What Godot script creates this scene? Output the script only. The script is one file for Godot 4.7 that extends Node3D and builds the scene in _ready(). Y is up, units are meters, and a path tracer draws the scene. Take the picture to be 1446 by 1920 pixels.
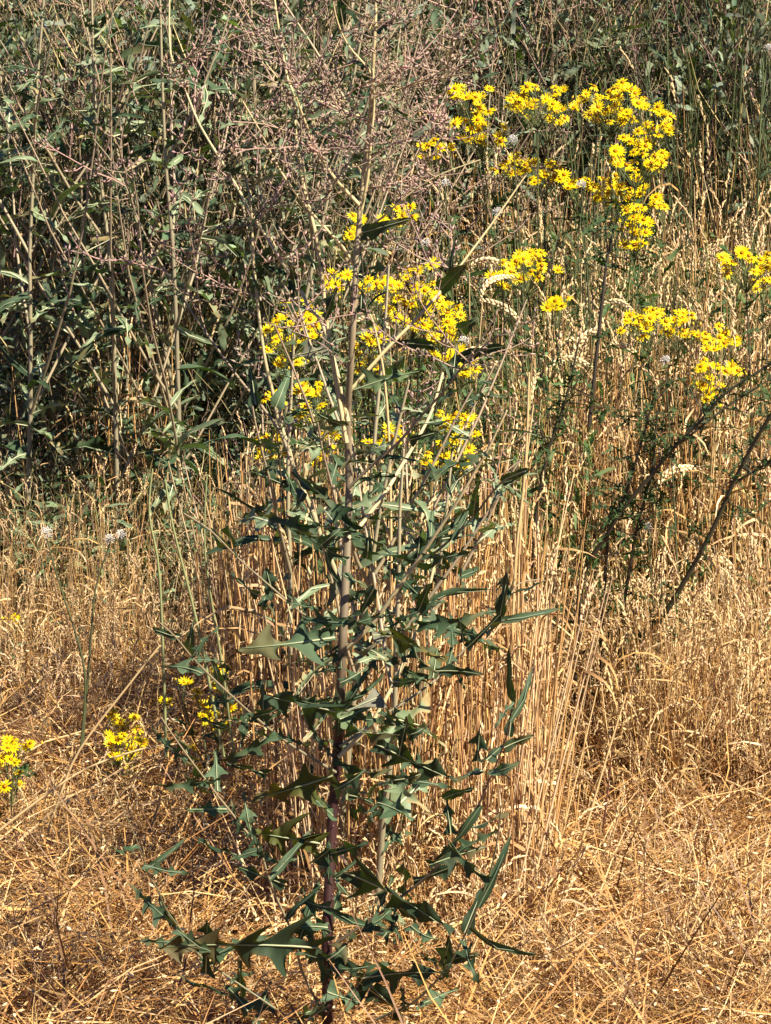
extends Node3D
# Wild lettuce, ragwort and dry grass on a rough summer meadow.

const CAM := Vector3(0, 1.78, 0)
const PITCH := 12.5
const HALF := 0.15570          # tangent of half the vertical field of view
const ZP := -4.2               # where the foreground lettuce stands

var rng := RandomNumberGenerator.new()
var taken := {}
var M := {}
var lib := {}


# ------------------------------------------------------------------ mesh building
class MB:
	var v := PackedVector3Array()
	var c := PackedColorArray()
	var ix := PackedInt32Array()
	var o := Vector3.ZERO
	var r: RandomNumberGenerator

	func vert(p: Vector3, col: Color) -> int:
		v.append(p - o)
		c.append(col)
		return v.size() - 1

	func tri(a: int, b: int, d: int) -> void:
		ix.append(a); ix.append(b); ix.append(d)

	func quad(a: int, b: int, d: int, e: int) -> void:
		tri(a, b, d); tri(a, d, e)

	func tube(p: PackedVector3Array, r0: float, r1: float, sides: int, c0: Color, c1: Color, streak := 0.0) -> void:
		var n := p.size()
		var prev := []
		var tint := []
		for k in sides:
			tint.append(1.0 + streak * r.randf_range(-1, 1))
		var side := Vector3.ZERO
		for i in n:
			var t := (p[mini(i + 1, n - 1)] - p[maxi(i - 1, 0)]).normalized()
			if i == 0:
				side = t.cross(Vector3(0.31, 0.17, 0.93)).normalized()
			else:
				side = (side - t * side.dot(t)).normalized()
			var up := t.cross(side)
			var f := float(i) / (n - 1)
			var rad := lerpf(r0, r1, f)
			var ring := []
			for k in sides:
				var a := TAU * k / sides
				var col := c0.lerp(c1, f)
				var w: float = tint[k] * (1.0 + streak * 0.6 * r.randf_range(-1, 1))
				ring.append(vert(p[i] + (side * cos(a) + up * sin(a)) * rad, Color(col.r * w, col.g * w, col.b * w)))
			if i > 0:
				for k in sides:
					var k2 := (k + 1) % sides
					quad(prev[k], prev[k2], ring[k2], ring[k])
			prev = ring
		var tip := vert(p[n - 1] + (p[n - 1] - p[n - 2]).normalized() * r1, c1)
		for k in sides:
			tri(prev[k], prev[(k + 1) % sides], tip)

	# a thin strip that tapers to a point, for grass blades
	func strip(p: PackedVector3Array, w: float, sd: Vector3, col: Color, tipcol: Color) -> void:
		var n := p.size()
		var pa := 0
		var pb := 0
		for i in n:
			var f := float(i) / (n - 1)
			var t := (p[mini(i + 1, n - 1)] - p[maxi(i - 1, 0)]).normalized()
			var s := (sd - t * sd.dot(t)).normalized() * w * (1.0 - 0.8 * f * f) * 0.5
			var k := col.lerp(tipcol, f)
			var a := vert(p[i] - s, k)
			var b := vert(p[i] + s, k)
			if i > 0:
				quad(pa, pb, b, a)
			pa = a
			pb = b

	# a leaf blade along a midrib curve; lobes point back towards the base
	func blade(b0: Vector3, b1: Vector3, b2: Vector3, nrm: Vector3, wd: float, lobes: float, low: float, sweep: float, fold: float, steps: int, cols: int, col: Color) -> void:
		var ln := (b1 - b0).length() + (b2 - b1).length()
		var ph := r.randf_range(-0.12, 0.12)
		var ph2 := ph + r.randf_range(-0.12, 0.12)
		var wv := r.randf_range(0, TAU)
		var dry := r.randf_range(0.55, 1.6)              # where the tip has turned brown, if it has
		var rust := Color(0.20, 0.13, 0.05)
		var tw := r.randf_range(-0.9, 0.9) * (1.0 if cols == 1 else 0.4)
		var amp := []
		for i in 24:
			amp.append(r.randf_range(0.55, 1.15))
		var prev := []
		for i in steps + 1:
			var t := float(i) / steps
			var p := b0.lerp(b1, t).lerp(b1.lerp(b2, t), t)
			var tg := ((b1 - b0) * (1 - t) + (b2 - b1) * t).normalized()
			var s := nrm.rotated(tg, tw * (t - 0.35)).cross(tg).normalized()
			var nn := tg.cross(s)
			var pr := minf(1.0, 0.4 + t * 3.0) * pow(maxf(1.0 - t, 0.0), 0.5) * 1.15
			var row := []
			for sd in [-1.0, 1.0]:
				var hp := ph if sd < 0 else ph2
				var lb := pow(absf(cos(PI * (lobes * t + hp))), 7.0)
				lb *= amp[clampi(int(lobes * t + hp + 0.5), 0, 11) + (12 if sd > 0 else 0)]
				var w := wd * pr * (low + (1.0 - low) * lb) * (1.0 + 0.12 * r.randf_range(-1, 1))
				var back := sweep * w * lb
				for k in range(1, cols + 1):
					var u := float(k) / cols
					var lift := fold * w * u + 0.16 * wd * sin(wv + t * 11.0 + sd) * u * u
					var q: Vector3 = p - tg * back * u * u + s * sd * w * u + nn * lift
					var j := 1.0 + 0.13 * r.randf_range(-1, 1)
					var cc := col.lerp(rust, clampf((t + 0.25 * u - dry) * 5.0, 0, 0.45))
					row.append(vert(q, Color(cc.r * j, cc.g * j, cc.b * j)))
			row.append(vert(p, col.lerp(rust, clampf((t - dry) * 5.0, 0, 0.45))))
			if i > 0:
				var m := 2 * cols
				for sd in 2:
					var last: int = row[m]
					var plast: int = prev[m]
					for k in cols:
						var a: int = row[sd * cols + k]
						var pa: int = prev[sd * cols + k]
						if sd == 1:
							quad(plast, pa, a, last)
						else:
							quad(plast, last, a, pa)
						last = a
						plast = pa
			prev = row

	# a small spindle: buds, husks, grains
	func blob(p: Vector3, ax: Vector3, ln: float, rad: float, col: Color, sides := 4) -> void:
		var t := ax.normalized()
		var s := t.cross(Vector3(0.43, 0.21, 0.87)).normalized()
		var u := t.cross(s)
		var a := vert(p, col)
		var z := vert(p + t * ln, col)
		var ring := []
		for k in sides:
			var g := TAU * k / sides
			ring.append(vert(p + t * ln * 0.42 + (s * cos(g) + u * sin(g)) * rad, col))
		for k in sides:
			tri(a, ring[(k + 1) % sides], ring[k])
			tri(z, ring[k], ring[(k + 1) % sides])

	func commit() -> ArrayMesh:
		var nm := PackedVector3Array()
		nm.resize(v.size())
		for i in range(0, ix.size(), 3):
			var a := v[ix[i]]
			var f := (v[ix[i + 2]] - a).cross(v[ix[i + 1]] - a)
			nm[ix[i]] += f
			nm[ix[i + 1]] += f
			nm[ix[i + 2]] += f
		for i in nm.size():
			nm[i] = nm[i].normalized()
		var arr := []
		arr.resize(Mesh.ARRAY_MAX)
		arr[Mesh.ARRAY_VERTEX] = v
		arr[Mesh.ARRAY_NORMAL] = nm
		arr[Mesh.ARRAY_COLOR] = c
		arr[Mesh.ARRAY_INDEX] = ix
		var m := ArrayMesh.new()
		m.add_surface_from_arrays(Mesh.PRIMITIVE_TRIANGLES, arr)
		return m


func mb(origin := Vector3.ZERO) -> MB:
	var b := MB.new()
	b.r = rng
	b.o = origin
	return b


func R(a: float, b: float) -> float:
	return rng.randf_range(a, b)


func rdir() -> Vector3:
	var y := R(-1, 1)
	var a := R(0, TAU)
	var q := sqrt(1 - y * y)
	return Vector3(q * cos(a), y, q * sin(a))


func tone(c: Color, k: float) -> Color:
	var j := 1.0 + R(-k, k)
	return Color(c.r * j * (1 + R(-k, k) * 0.3), c.g * j, c.b * j * (1 + R(-k, k) * 0.3))


# ------------------------------------------------------------------ naming and tagging
func numbered(called: String, parent: Node) -> String:
	var key := str(parent.get_instance_id()) + called
	var n: int = taken.get(key, 0)
	taken[key] = n + 1
	return called if n == 0 else "%s_%03d" % [called, n]


func tag(o: Node3D, label: String, category := "", group := "", kind := "") -> void:
	o.set_meta("label", label)
	if category:
		o.set_meta("category", category)
	if group:
		o.set_meta("group", group)
	if kind:
		o.set_meta("kind", kind)


func thing(called: String, label: String, category: String, at_ := Vector3.ZERO, group := "") -> Node3D:
	var o := Node3D.new()
	o.name = numbered(called, self)
	o.position = at_
	add_child(o, true)
	tag(o, label, category, group)
	return o


func part(called: String, mesh: Mesh, mat: Material, parent: Node, xf := Transform3D()) -> MeshInstance3D:
	var o := MeshInstance3D.new()
	o.name = numbered(called, parent)
	o.mesh = mesh
	o.material_override = mat
	o.transform = xf
	parent.add_child(o, true)
	return o


func copy(src: Node3D, called: String, label: String, at_: Vector3, turn: float, size: float, group := "") -> Node3D:
	var o: Node3D = src.duplicate()
	o.name = numbered(called, self)
	add_child(o, true)
	o.position = at_
	o.rotation.y = turn
	o.scale = Vector3.ONE * size
	o.set_meta("label", label)
	if group:
		o.set_meta("group", group)
	return o


func scatter(called: String, mesh: Mesh, mat: Material, parent: Node, xfs: Array, cols: Array) -> void:
	var mm := MultiMesh.new()
	mm.transform_format = MultiMesh.TRANSFORM_3D
	mm.use_colors = true
	mm.mesh = mesh
	mm.instance_count = xfs.size()
	for i in xfs.size():
		mm.set_instance_transform(i, xfs[i])
		mm.set_instance_color(i, cols[i])
	var o := MultiMeshInstance3D.new()
	o.multimesh = mm
	o.material_override = mat
	o.name = numbered(called, parent)
	o.set_meta("kind", "stuff")
	parent.add_child(o, true)


func mat(rough: float, back := Color.BLACK, spec := 0.5, tint := Color.WHITE) -> StandardMaterial3D:
	var m := StandardMaterial3D.new()
	m.vertex_color_use_as_albedo = true
	m.albedo_color = tint.linear_to_srgb()
	m.roughness = rough
	m.metallic_specular = spec
	m.cull_mode = BaseMaterial3D.CULL_DISABLED
	if back != Color.BLACK:
		m.backlight_enabled = true
		m.backlight = back
	return m


# a place in the meadow from a direction seen through the lens and the plane it stands in
func at(px: float, py: float, z: float) -> Vector3:
	var d := Vector3((px - 723.0) / 960.0 * HALF, -(py - 960.0) / 960.0 * HALF, -1.0)
	d = d.rotated(Vector3.RIGHT, -deg_to_rad(PITCH))
	return CAM + d * ((z - CAM.z) / d.z)


func px_at(z: float) -> float:
	return -z * HALF / 960.0 * 1.03


func spline(p: PackedVector3Array, per: int) -> PackedVector3Array:
	var out := PackedVector3Array()
	var n := p.size()
	for i in n - 1:
		for k in per:
			out.append(p[i].cubic_interpolate(p[i + 1], p[maxi(i - 1, 0)], p[mini(i + 2, n - 1)], float(k) / per))
	out.append(p[n - 1])
	return out


const CREAM := Color(0.62, 0.50, 0.26)
const TAN := Color(0.29, 0.225, 0.135)
const GREY_GREEN := Color(0.22, 0.22, 0.13)
const DARK_RED := Color(0.042, 0.014, 0.013)
const PINKISH := Color(0.42, 0.265, 0.235)
const LEAF := Color(0.070, 0.108, 0.057)
const STRAW := Color(0.60, 0.37, 0.15)


func _ready() -> void:
	rng.seed = 4711
	# camera
	var cam := Camera3D.new()
	cam.name = "camera"
	cam.position = CAM
	cam.rotation_degrees = Vector3(-PITCH, 0, 0)
	cam.fov = rad_to_deg(2.0 * atan(HALF))
	cam.near = 0.1
	cam.far = 400.0
	add_child(cam)
	cam.current = true
	# sky and exposure
	var sm := ProceduralSkyMaterial.new()
	sm.sky_top_color = Color(0.20, 0.38, 0.70)
	sm.sky_horizon_color = Color(0.62, 0.70, 0.78)
	sm.ground_bottom_color = Color(0.35, 0.26, 0.16)
	sm.ground_horizon_color = Color(0.50, 0.42, 0.30)
	sm.sky_energy_multiplier = 0.65
	var sky := Sky.new()
	sky.sky_material = sm
	var env := Environment.new()
	env.background_mode = Environment.BG_SKY
	env.sky = sky
	env.tonemap_mode = Environment.TONE_MAPPER_LINEAR
	env.tonemap_exposure = 2.2
	env.sdfgi_enabled = true
	env.ssao_enabled = true
	env.ssil_enabled = true
	var we := WorldEnvironment.new()
	we.name = "world_environment"
	we.environment = env
	add_child(we)
	# sun: high, from the right and a little behind the camera
	var sun := DirectionalLight3D.new()
	sun.name = "sun"
	sun.light_energy = 1.6
	sun.light_color = Color(1.0, 0.96, 0.88)
	sun.light_angular_distance = 0.5
	sun.shadow_enabled = true
	add_child(sun)
	sun.look_at_from_position(Vector3(0.54, 0.77, 0.42), Vector3.ZERO)

	materials()
	ground()
	leaf_library()
	grass()
	straw_stands()
	thicket()
	big_lettuce()
	ragworts()
	dark_weed()
	wheat()
	loose_stalks()


func materials() -> void:
	M.leaf = mat(0.6, Color(0.62, 0.72, 0.20), 0.3)
	M.leaf_dark = mat(0.6, Color(0.5, 0.62, 0.2), 0.3, Color(0.72, 0.78, 0.72))
	M.leaf_grey = mat(0.55, Color(0.55, 0.65, 0.3), 0.45, Color(2.8, 2.3, 2.35))
	M.midrib = mat(0.5)
	M.stem = mat(0.55)
	M.bud = mat(0.65, Color.BLACK, 0.3)
	M.straw = mat(0.55, Color.BLACK, 0.4)
	M.petal = mat(0.5, Color(0.75, 0.65, 0.1), 0.3)
	M.fluff = mat(0.9, Color(0.7, 0.7, 0.7), 0.1)


func ground() -> void:
	var n := FastNoiseLite.new()
	n.seed = 5
	n.frequency = 0.02
	n.fractal_octaves = 5
	var ramp := Gradient.new()
	ramp.set_color(0, Color(0.13, 0.075, 0.04))
	ramp.set_color(1, Color(0.36, 0.24, 0.12))
	var t := NoiseTexture2D.new()
	t.noise = n
	t.seamless = true
	t.width = 512
	t.height = 512
	t.color_ramp = ramp
	var m := StandardMaterial3D.new()
	m.albedo_texture = t
	m.roughness = 0.95
	m.uv1_triplanar = true
	m.uv1_world_triplanar = true
	m.uv1_scale = Vector3.ONE * 2.2
	var b := mb()
	var k := 40
	var s := 240.0
	for i in k + 1:
		for j in k + 1:
			var u := float(i) / k * 2 - 1
			var w := float(j) / k * 2 - 1
			var x := u * absf(u) * s
			var z := w * absf(w) * s - 6.0
			b.vert(Vector3(x, 0.02 * sin(x * 2.1) * sin(z * 1.7) - 0.01, z), Color.WHITE)
			if i and j:
				var q := i * (k + 1) + j
				b.quad(q - k - 2, q - 1, q, q - k - 1)
	var g := part("ground", b.commit(), m, self)
	tag(g, "dry brown meadow soil under matted straw", "", "", "structure")


# ------------------------------------------------------------------ shared leaves, sprays, flowers
func leaf_library() -> void:
	lib.leaf = []
	for i in 6:
		var b := mb()
		var e := Vector3(1, R(-0.35, 0.1), R(-0.12, 0.12))
		b.blade(Vector3.ZERO, Vector3(0.5, R(0.05, 0.2), 0), e, Vector3.UP, [0.15, 0.19, 0.09, 0.22, 0.08, 0.17][i], [3.5, 4.0, 2.0, 3.0, 2.5, 4.5][i], [0.25, 0.22, 0.7, 0.22, 0.75, 0.22][i], 0.6, R(0.2, 0.7), [28, 32, 12, 24, 12, 36][i], 1, LEAF)
		b.tube(PackedVector3Array([Vector3(0, -0.004, 0), Vector3(0.45, R(0.04, 0.06), 0), e * 0.95]), 0.012, 0.004, 3, Color(0.3, 0.34, 0.22), Color(0.25, 0.3, 0.2))
		lib.leaf.append(b.commit())
	lib.fern = []                       # deeply cut ragwort leaves
	for i in 3:
		var b := mb()
		b.blade(Vector3.ZERO, Vector3(0.5, R(0.1, 0.2), 0), Vector3(1, R(-0.3, 0.1), 0), Vector3.UP, 0.24, 6, 0.12, 0.4, 0.3, 40, 1, Color(0.055, 0.095, 0.035))
		lib.fern.append(b.commit())
	lib.spray = []
	for i in 4:
		var b := mb()
		spray(b, Vector3.ZERO, Vector3.UP, 0.16, 7, [PINKISH, Color(0.30, 0.24, 0.15), Color(0.24, 0.23, 0.13), Color(0.38, 0.25, 0.18)][i])
		lib.spray.append(b.commit())
	# ragwort flower heads
	lib.petals = []
	for i in 4:
		var b := mb()
		var n := 12 + i % 2
		var droop: float = [0.05, -0.3, 0.3, -0.1][i]
		for k in n:
			if R(0, 1) < 0.06:
				continue
			var a := TAU * k / n + R(-0.1, 0.1)
			var d := Vector3(cos(a), 0, sin(a))
			var s := Vector3(-sin(a), 0, cos(a))
			var ln := R(0.85, 1.08)
			var y1 := R(-0.06, 0.06)
			var col := tone(Color(0.80, 0.61, 0.006), 0.13)
			var p0 := b.vert(d * 0.22 - s * 0.07, col)
			var p1 := b.vert(d * 0.22 + s * 0.07, col)
			var q0 := b.vert(d * 0.62 * ln - s * 0.125 + Vector3.UP * (y1 + droop * 0.35), col)
			var q1 := b.vert(d * 0.62 * ln + s * 0.125 + Vector3.UP * (y1 + droop * 0.35), col)
			var t0 := b.vert(d * ln - s * 0.06 + Vector3.UP * (y1 + droop), col)
			var t1 := b.vert(d * ln + s * 0.06 + Vector3.UP * (y1 + droop), col)
			b.quad(p0, p1, q1, q0)
			b.quad(q0, q1, t1, t0)
		b.blob(Vector3(0, -0.42, 0), Vector3.UP, 0.55, 0.24, Color(0.10, 0.14, 0.04), 6)
		lib.petals.append(b.commit())
	var db := mb()
	db.blob(Vector3(0, -0.06, 0), Vector3.UP, 0.27, 0.34, Color(0.62, 0.27, 0.008), 8)
	lib.disc = db.commit()
	# wheat ears: nodding, grains in two rows
	lib.ear = []
	for i in 3:
		var b := mb()
		var p := Vector3.ZERO
		var d := Vector3(0.1 + 0.2 * i, 1, 0).normalized()
		for k in 20:
			d = (d + Vector3(0.04 + 0.035 * i, -0.025 - 0.05 * i, 0)).normalized()
			var s := d.cross(Vector3(0, 0, 1)).normalized() * (1 if k % 2 else -1)
			var taper := 1.0 - 0.5 * absf(k / 10.0 - 0.9)
			b.blob(p, d + s * 0.38 + Vector3(0, 0, R(-0.2, 0.2)), 0.0165 * taper, 0.0040 * taper, tone(Color(0.78, 0.60, 0.34), 0.12), 5)
			if k % 3 == 0:
				b.tube(PackedVector3Array([p, p + (d + s * 0.3).normalized() * 0.03]), 0.0004, 0.0002, 3, CREAM, CREAM)
			p += d * 0.0042
		lib.ear.append(b.commit())


# twigs that fork into buds
func spray(b: MB, p0: Vector3, dir: Vector3, ln: float, forks: int, col: Color) -> void:
	var pts := PackedVector3Array([p0])
	var d := dir.normalized()
	var p := p0
	for i in forks:
		d = (d + rdir() * 0.22 + Vector3.UP * 0.05).normalized()
		p += d * ln / forks
		pts.append(p)
	b.tube(pts, 0.0013, 0.0008, 3, col.lerp(TAN, 0.4), col)
	for i in range(1, pts.size()):
		var s := d.cross(rdir()).normalized()
		var e := (s * 0.9 + d * 0.6).normalized()
		var l := ln * R(0.18, 0.42) * (1.1 - 0.5 * i / pts.size())
		var m := pts[i] + e * l * 0.5
		var q := m + (e + Vector3.UP * 0.35).normalized() * l * 0.5
		b.tube(PackedVector3Array([pts[i], m, q]), 0.0009, 0.0006, 3, col, col)
		b.blob(q, e + Vector3.UP * 0.5, R(0.008, 0.013), 0.0018, tone(col, 0.25))
		b.blob(m, e.cross(d) + Vector3.UP * 0.4, R(0.007, 0.012), 0.0018, tone(col, 0.25))
		b.blob(m.lerp(q, 0.5), -e.cross(d) + Vector3.UP * 0.6, R(0.007, 0.011), 0.0017, tone(col.lerp(Color(0.2, 0.22, 0.12), 0.4), 0.25))
		b.blob(pts[i], rdir() + Vector3.UP * 0.5, R(0.007, 0.011), 0.0018, tone(col, 0.25))


func place(dir: Vector3, up: Vector3, size: float, p: Vector3) -> Transform3D:
	var x := dir.normalized()
	var z := x.cross(up).normalized()
	var y := z.cross(x)
	return Transform3D(Basis(x * size, y * size, z * size), p)


# ------------------------------------------------------------------ dry grass: nobody could count it
func grass_colour(gold := false) -> Color:
	var k := R(0, 1)
	if gold:
		if k < 0.22:
			return tone(Color(0.68, 0.46, 0.21), 0.15)
		if k < 0.62:
			return tone(Color(0.56, 0.315, 0.10), 0.2)
		if k < 0.88:
			return tone(Color(0.36, 0.19, 0.065), 0.2)
		return tone(Color(0.19, 0.10, 0.045), 0.3)
	if k < 0.30:
		return tone(Color(0.70, 0.52, 0.30), 0.15)
	if k < 0.66:
		return tone(STRAW, 0.2)
	if k < 0.88:
		return tone(Color(0.36, 0.22, 0.10), 0.2)
	return tone(Color(0.20, 0.11, 0.05), 0.3)


func mat_clump(n: int, spread: float, lie: float) -> ArrayMesh:
	var b := mb()
	for i in n:
		var a := R(0, TAU)
		var q := sqrt(R(0, 1)) * spread
		var p := Vector3(cos(a) * q, R(-0.01, 0.03), sin(a) * q)
		var g := R(0, TAU)
		var el := R(0.1, 1.2) * (1.0 - lie) + lie * R(-0.05, 0.5)
		var d := Vector3(cos(g) * cos(el), sin(el), sin(g) * cos(el))
		var ln := R(0.10, 0.44)
		var pts := PackedVector3Array([p])
		var k := 4
		for j in k:
			d = (d + rdir() * 0.22 + Vector3.DOWN * R(0.0, 0.22)).normalized()
			if p.y < 0.01 and d.y < 0:
				d.y = absf(d.y) * 0.2
			p += d * ln / k
			pts.append(p)
		var c := grass_colour(true)
		b.strip(pts, R(0.0014, 0.0045), rdir(), c, tone(c, 0.2))
		if R(0, 1) < 0.10:
			b.blob(p, d + rdir() * 0.5, R(0.008, 0.017), R(0.0016, 0.0034), tone(Color(0.76, 0.57, 0.32), 0.2))
	return b.commit()


func grass() -> void:
	var root := thing("matted_grass", "flattened tangle of golden dry grass covering the meadow floor", "grass")
	root.set_meta("kind", "stuff")
	var patch := FastNoiseLite.new()
	patch.seed = 3
	patch.frequency = 1.6
	for i in 5:
		var m := mat_clump(95, 0.17, [0.2, 0.5, 0.8, 0.35, 0.65][i])
		var xs := []
		var cs := []
		for k in 620:
			var z := -3.5 - pow(R(0, 1), 1.3) * 5.5
			var x := R(-0.62, 0.62) * (-z * 0.26 + 0.25)
			xs.append(Transform3D(Basis(Vector3.UP, R(0, TAU)).scaled(Vector3(1, R(0.4, 0.9), 1) * R(0.8, 1.25)), Vector3(x, R(-0.01, 0.03), z)))
			var pt := patch.get_noise_2d(x, z)          # older, greyer patches of thatch
			var w := R(0.82, 1.12) * (1.0 + 0.9 * pt)
			cs.append(Color(w, w * R(0.94, 1.02), w * R(0.88, 1.04) * (1.0 + 0.25 * maxf(-pt, 0))))
		scatter("blades", m, M.straw, root, xs, cs)


# upright straw: stalks with hanging dry leaves and loose heads
func straw_clump(n: int, spread: float, h0: float, h1: float, rad: float, lean: float, head: float) -> ArrayMesh:
	var b := mb()
	for i in n:
		var p := Vector3(R(-spread, spread), 0, R(-spread, spread))
		var h := R(h0, h1)
		var d := (Vector3.UP + Vector3(R(-lean, lean), 0, R(-lean, lean))).normalized()
		var pts := PackedVector3Array([p])
		for j in 5:
			d = (d + rdir() * 0.035).normalized()
			p += d * h / 5
			pts.append(p)
		var c := grass_colour()
		b.tube(pts, rad * R(0.7, 1.2), rad * 0.5, 4, c, tone(c, 0.15), 0.1)
		for j in 2:
			var q := pts[1 + rng.randi() % 4]
			var e := (rdir() * Vector3(1, 0.2, 1) + Vector3.UP * R(0.2, 1.2)).normalized()
			var bl := PackedVector3Array([q])
			var ln := R(0.05, 0.16)
			for m in 4:
				e = (e + Vector3.DOWN * R(0.1, 0.6) + rdir() * 0.2).normalized()
				q += e * ln / 4
				bl.append(q)
			b.strip(bl, R(0.0025, 0.006), rdir(), grass_colour(), grass_colour())
		if R(0, 1) < head:
			var e := d
			var q := p
			for m in 12:
				e = (e + rdir() * 0.12 + Vector3(0.05, -0.03, 0)).normalized()
				b.blob(q, e + rdir() * 0.25, R(0.010, 0.017), R(0.0015, 0.0025), tone(Color(0.64, 0.48, 0.27), 0.25))
				q += e * 0.0045
	return b.commit()


func straw_stands() -> void:
	var root := thing("standing_straw", "dense upright dry straw stalks standing behind the foreground lettuce", "straw")
	root.set_meta("kind", "stuff")
	var thick := []
	for i in 3:
		thick.append(straw_clump(11, 0.06, 0.36, 0.74, 0.0021, [0.05, 0.12, 0.2][i], 0.3))
	var fine := []
	for i in 4:
		fine.append(straw_clump(12, 0.10, 0.32, 0.75, 0.0017, 0.22, 0.6))
	var low := []
	for i in 3:
		low.append(straw_clump(18, 0.12, 0.12, 0.36, 0.0015, 0.5, 0.5))
	# close behind the lettuce
	stand(root, thick, 78, -5.6, -4.7, 575, 990, 0.95)
	stand(root, fine, 70, -6.9, -6.0, -60, 640, 0.55)
	stand(root, fine, 60, -6.0, -5.3, 940, 1500, 0.6)
	stand(root, low, 30, -5.0, -4.6, 600, 990, 0.8)
	stand(root, thick, 60, -6.4, -5.6, 440, 760, 0.85)
	# the right-hand stand
	stand(root, fine, 240, -8.2, -6.0, 950, 1500, 1.0)
	stand(root, thick, 90, -7.6, -6.0, 930, 1500, 1.0)
	stand(root, low, 120, -6.3, -5.4, 950, 1500, 1.0)
	# the left, under and in front of the thicket
	stand(root, low, 200, -7.0, -5.8, -60, 640, 0.65)
	stand(root, fine, 200, -8.6, -7.1, -60, 700, 1.0)
	stand(root, thick, 120, -9.0, -7.4, -60, 700, 1.3)
	stand(root, thick, 36, -7.4, -6.8, 120, 330, 0.9)
	stand(root, fine, 190, -10.0, -7.6, -60, 1500, 1.3)
	stand(root, low, 110, -5.7, -4.3, 640, 1500, 0.55)
	stand(root, low, 110, -5.9, -4.3, -60, 640, 0.5)


func stand(root: Node3D, kinds: Array, n: int, z0: float, z1: float, x0: float, x1: float, size: float) -> void:
	for m in kinds:
		var xs := []
		var cs := []
		for k in ceili(float(n) / kinds.size()):
			var z := R(z0, z1)
			var x := at(R(x0, x1), 960, z).x
			xs.append(Transform3D(Basis(Vector3.UP, R(0, TAU)).scaled(Vector3.ONE * size * R(0.8, 1.15)), Vector3(x, 0, z)))
			var w := R(0.75, 1.1)
			cs.append(Color(w, w * R(0.92, 1.0), w * R(0.82, 1.0)))
		scatter("stalks", m, M.straw, root, xs, cs)


# ------------------------------------------------------------------ the weeds behind
func make_lettuce(h: float, leaves: int, branches: int, buds: float, called: String, label: String) -> Node3D:
	var t := thing(called, label, "wild plant", Vector3.ZERO)
	var pts := PackedVector3Array()
	var p := Vector3.ZERO
	var d := (Vector3.UP + Vector3(R(-0.12, 0.12), 0, R(-0.12, 0.12))).normalized()
	for i in 10:
		pts.append(p)
		d = (d + rdir() * 0.06 + Vector3.UP * 0.03).normalized()
		p += d * h / 9
	var b := mb()
	b.tube(pts, 0.0065, 0.002, 6, Color(0.20, 0.17, 0.11), Color(0.42, 0.36, 0.22), 0.12)
	part("stem", b.commit(), M.stem, t)
	var lines := [pts]
	for i in branches:
		var f := R(0.15, 0.8)
		var q := pts[int(f * 9)]
		var a := TAU * i / branches + R(-0.4, 0.4)
		var e := Vector3(cos(a) * 0.75, 1, sin(a) * 0.75).normalized()
		var bp := PackedVector3Array([q])
		var ln := h * (1.0 - f) * R(0.6, 1.0) + 0.1
		for k in 6:
			e = (e + Vector3.UP * 0.08 + rdir() * 0.09).normalized()
			q += e * ln / 6
			bp.append(q)
		var c := mb()
		c.tube(bp, 0.0035, 0.0013, 5, Color(0.30, 0.25, 0.15), Color(0.45, 0.33, 0.22), 0.12)
		part("branch", c.commit(), M.stem, t)
		lines.append(bp)
	for i in leaves:
		var l: PackedVector3Array = lines[i % lines.size()] if i % 3 else pts
		var f := R(0.1, 0.97)
		var x: float = f * (l.size() - 1)
		var q := l[int(x)].lerp(l[mini(int(x) + 1, l.size() - 1)], x - int(x))
		var a := R(0, TAU)
		var e := Vector3(cos(a), R(-0.5, 0.9), sin(a))
		var size := lerpf(0.15, 0.055, f) * R(0.7, 1.3)
		part("leaf", lib.leaf[rng.randi() % 6], [M.leaf, M.leaf_grey, M.leaf_dark, M.leaf_grey, M.leaf_grey][rng.randi() % 5], t, place(e, Vector3.UP + rdir() * 0.9, size, q))
	for l in lines:
		var n := int(R(2, 5) * buds)
		for i in n:
			var x: float = R(0.55, 1.0) * (l.size() - 1.001)
			var q: Vector3 = l[int(x)].lerp(l[int(x) + 1], x - int(x))
			var o := part("bud_spray", lib.spray[rng.randi() % 4], M.bud, t, place(rdir(), Vector3.UP + rdir() * 0.7, R(0.7, 1.3), q))
			o.set_meta("kind", "stuff")
	return t


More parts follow.
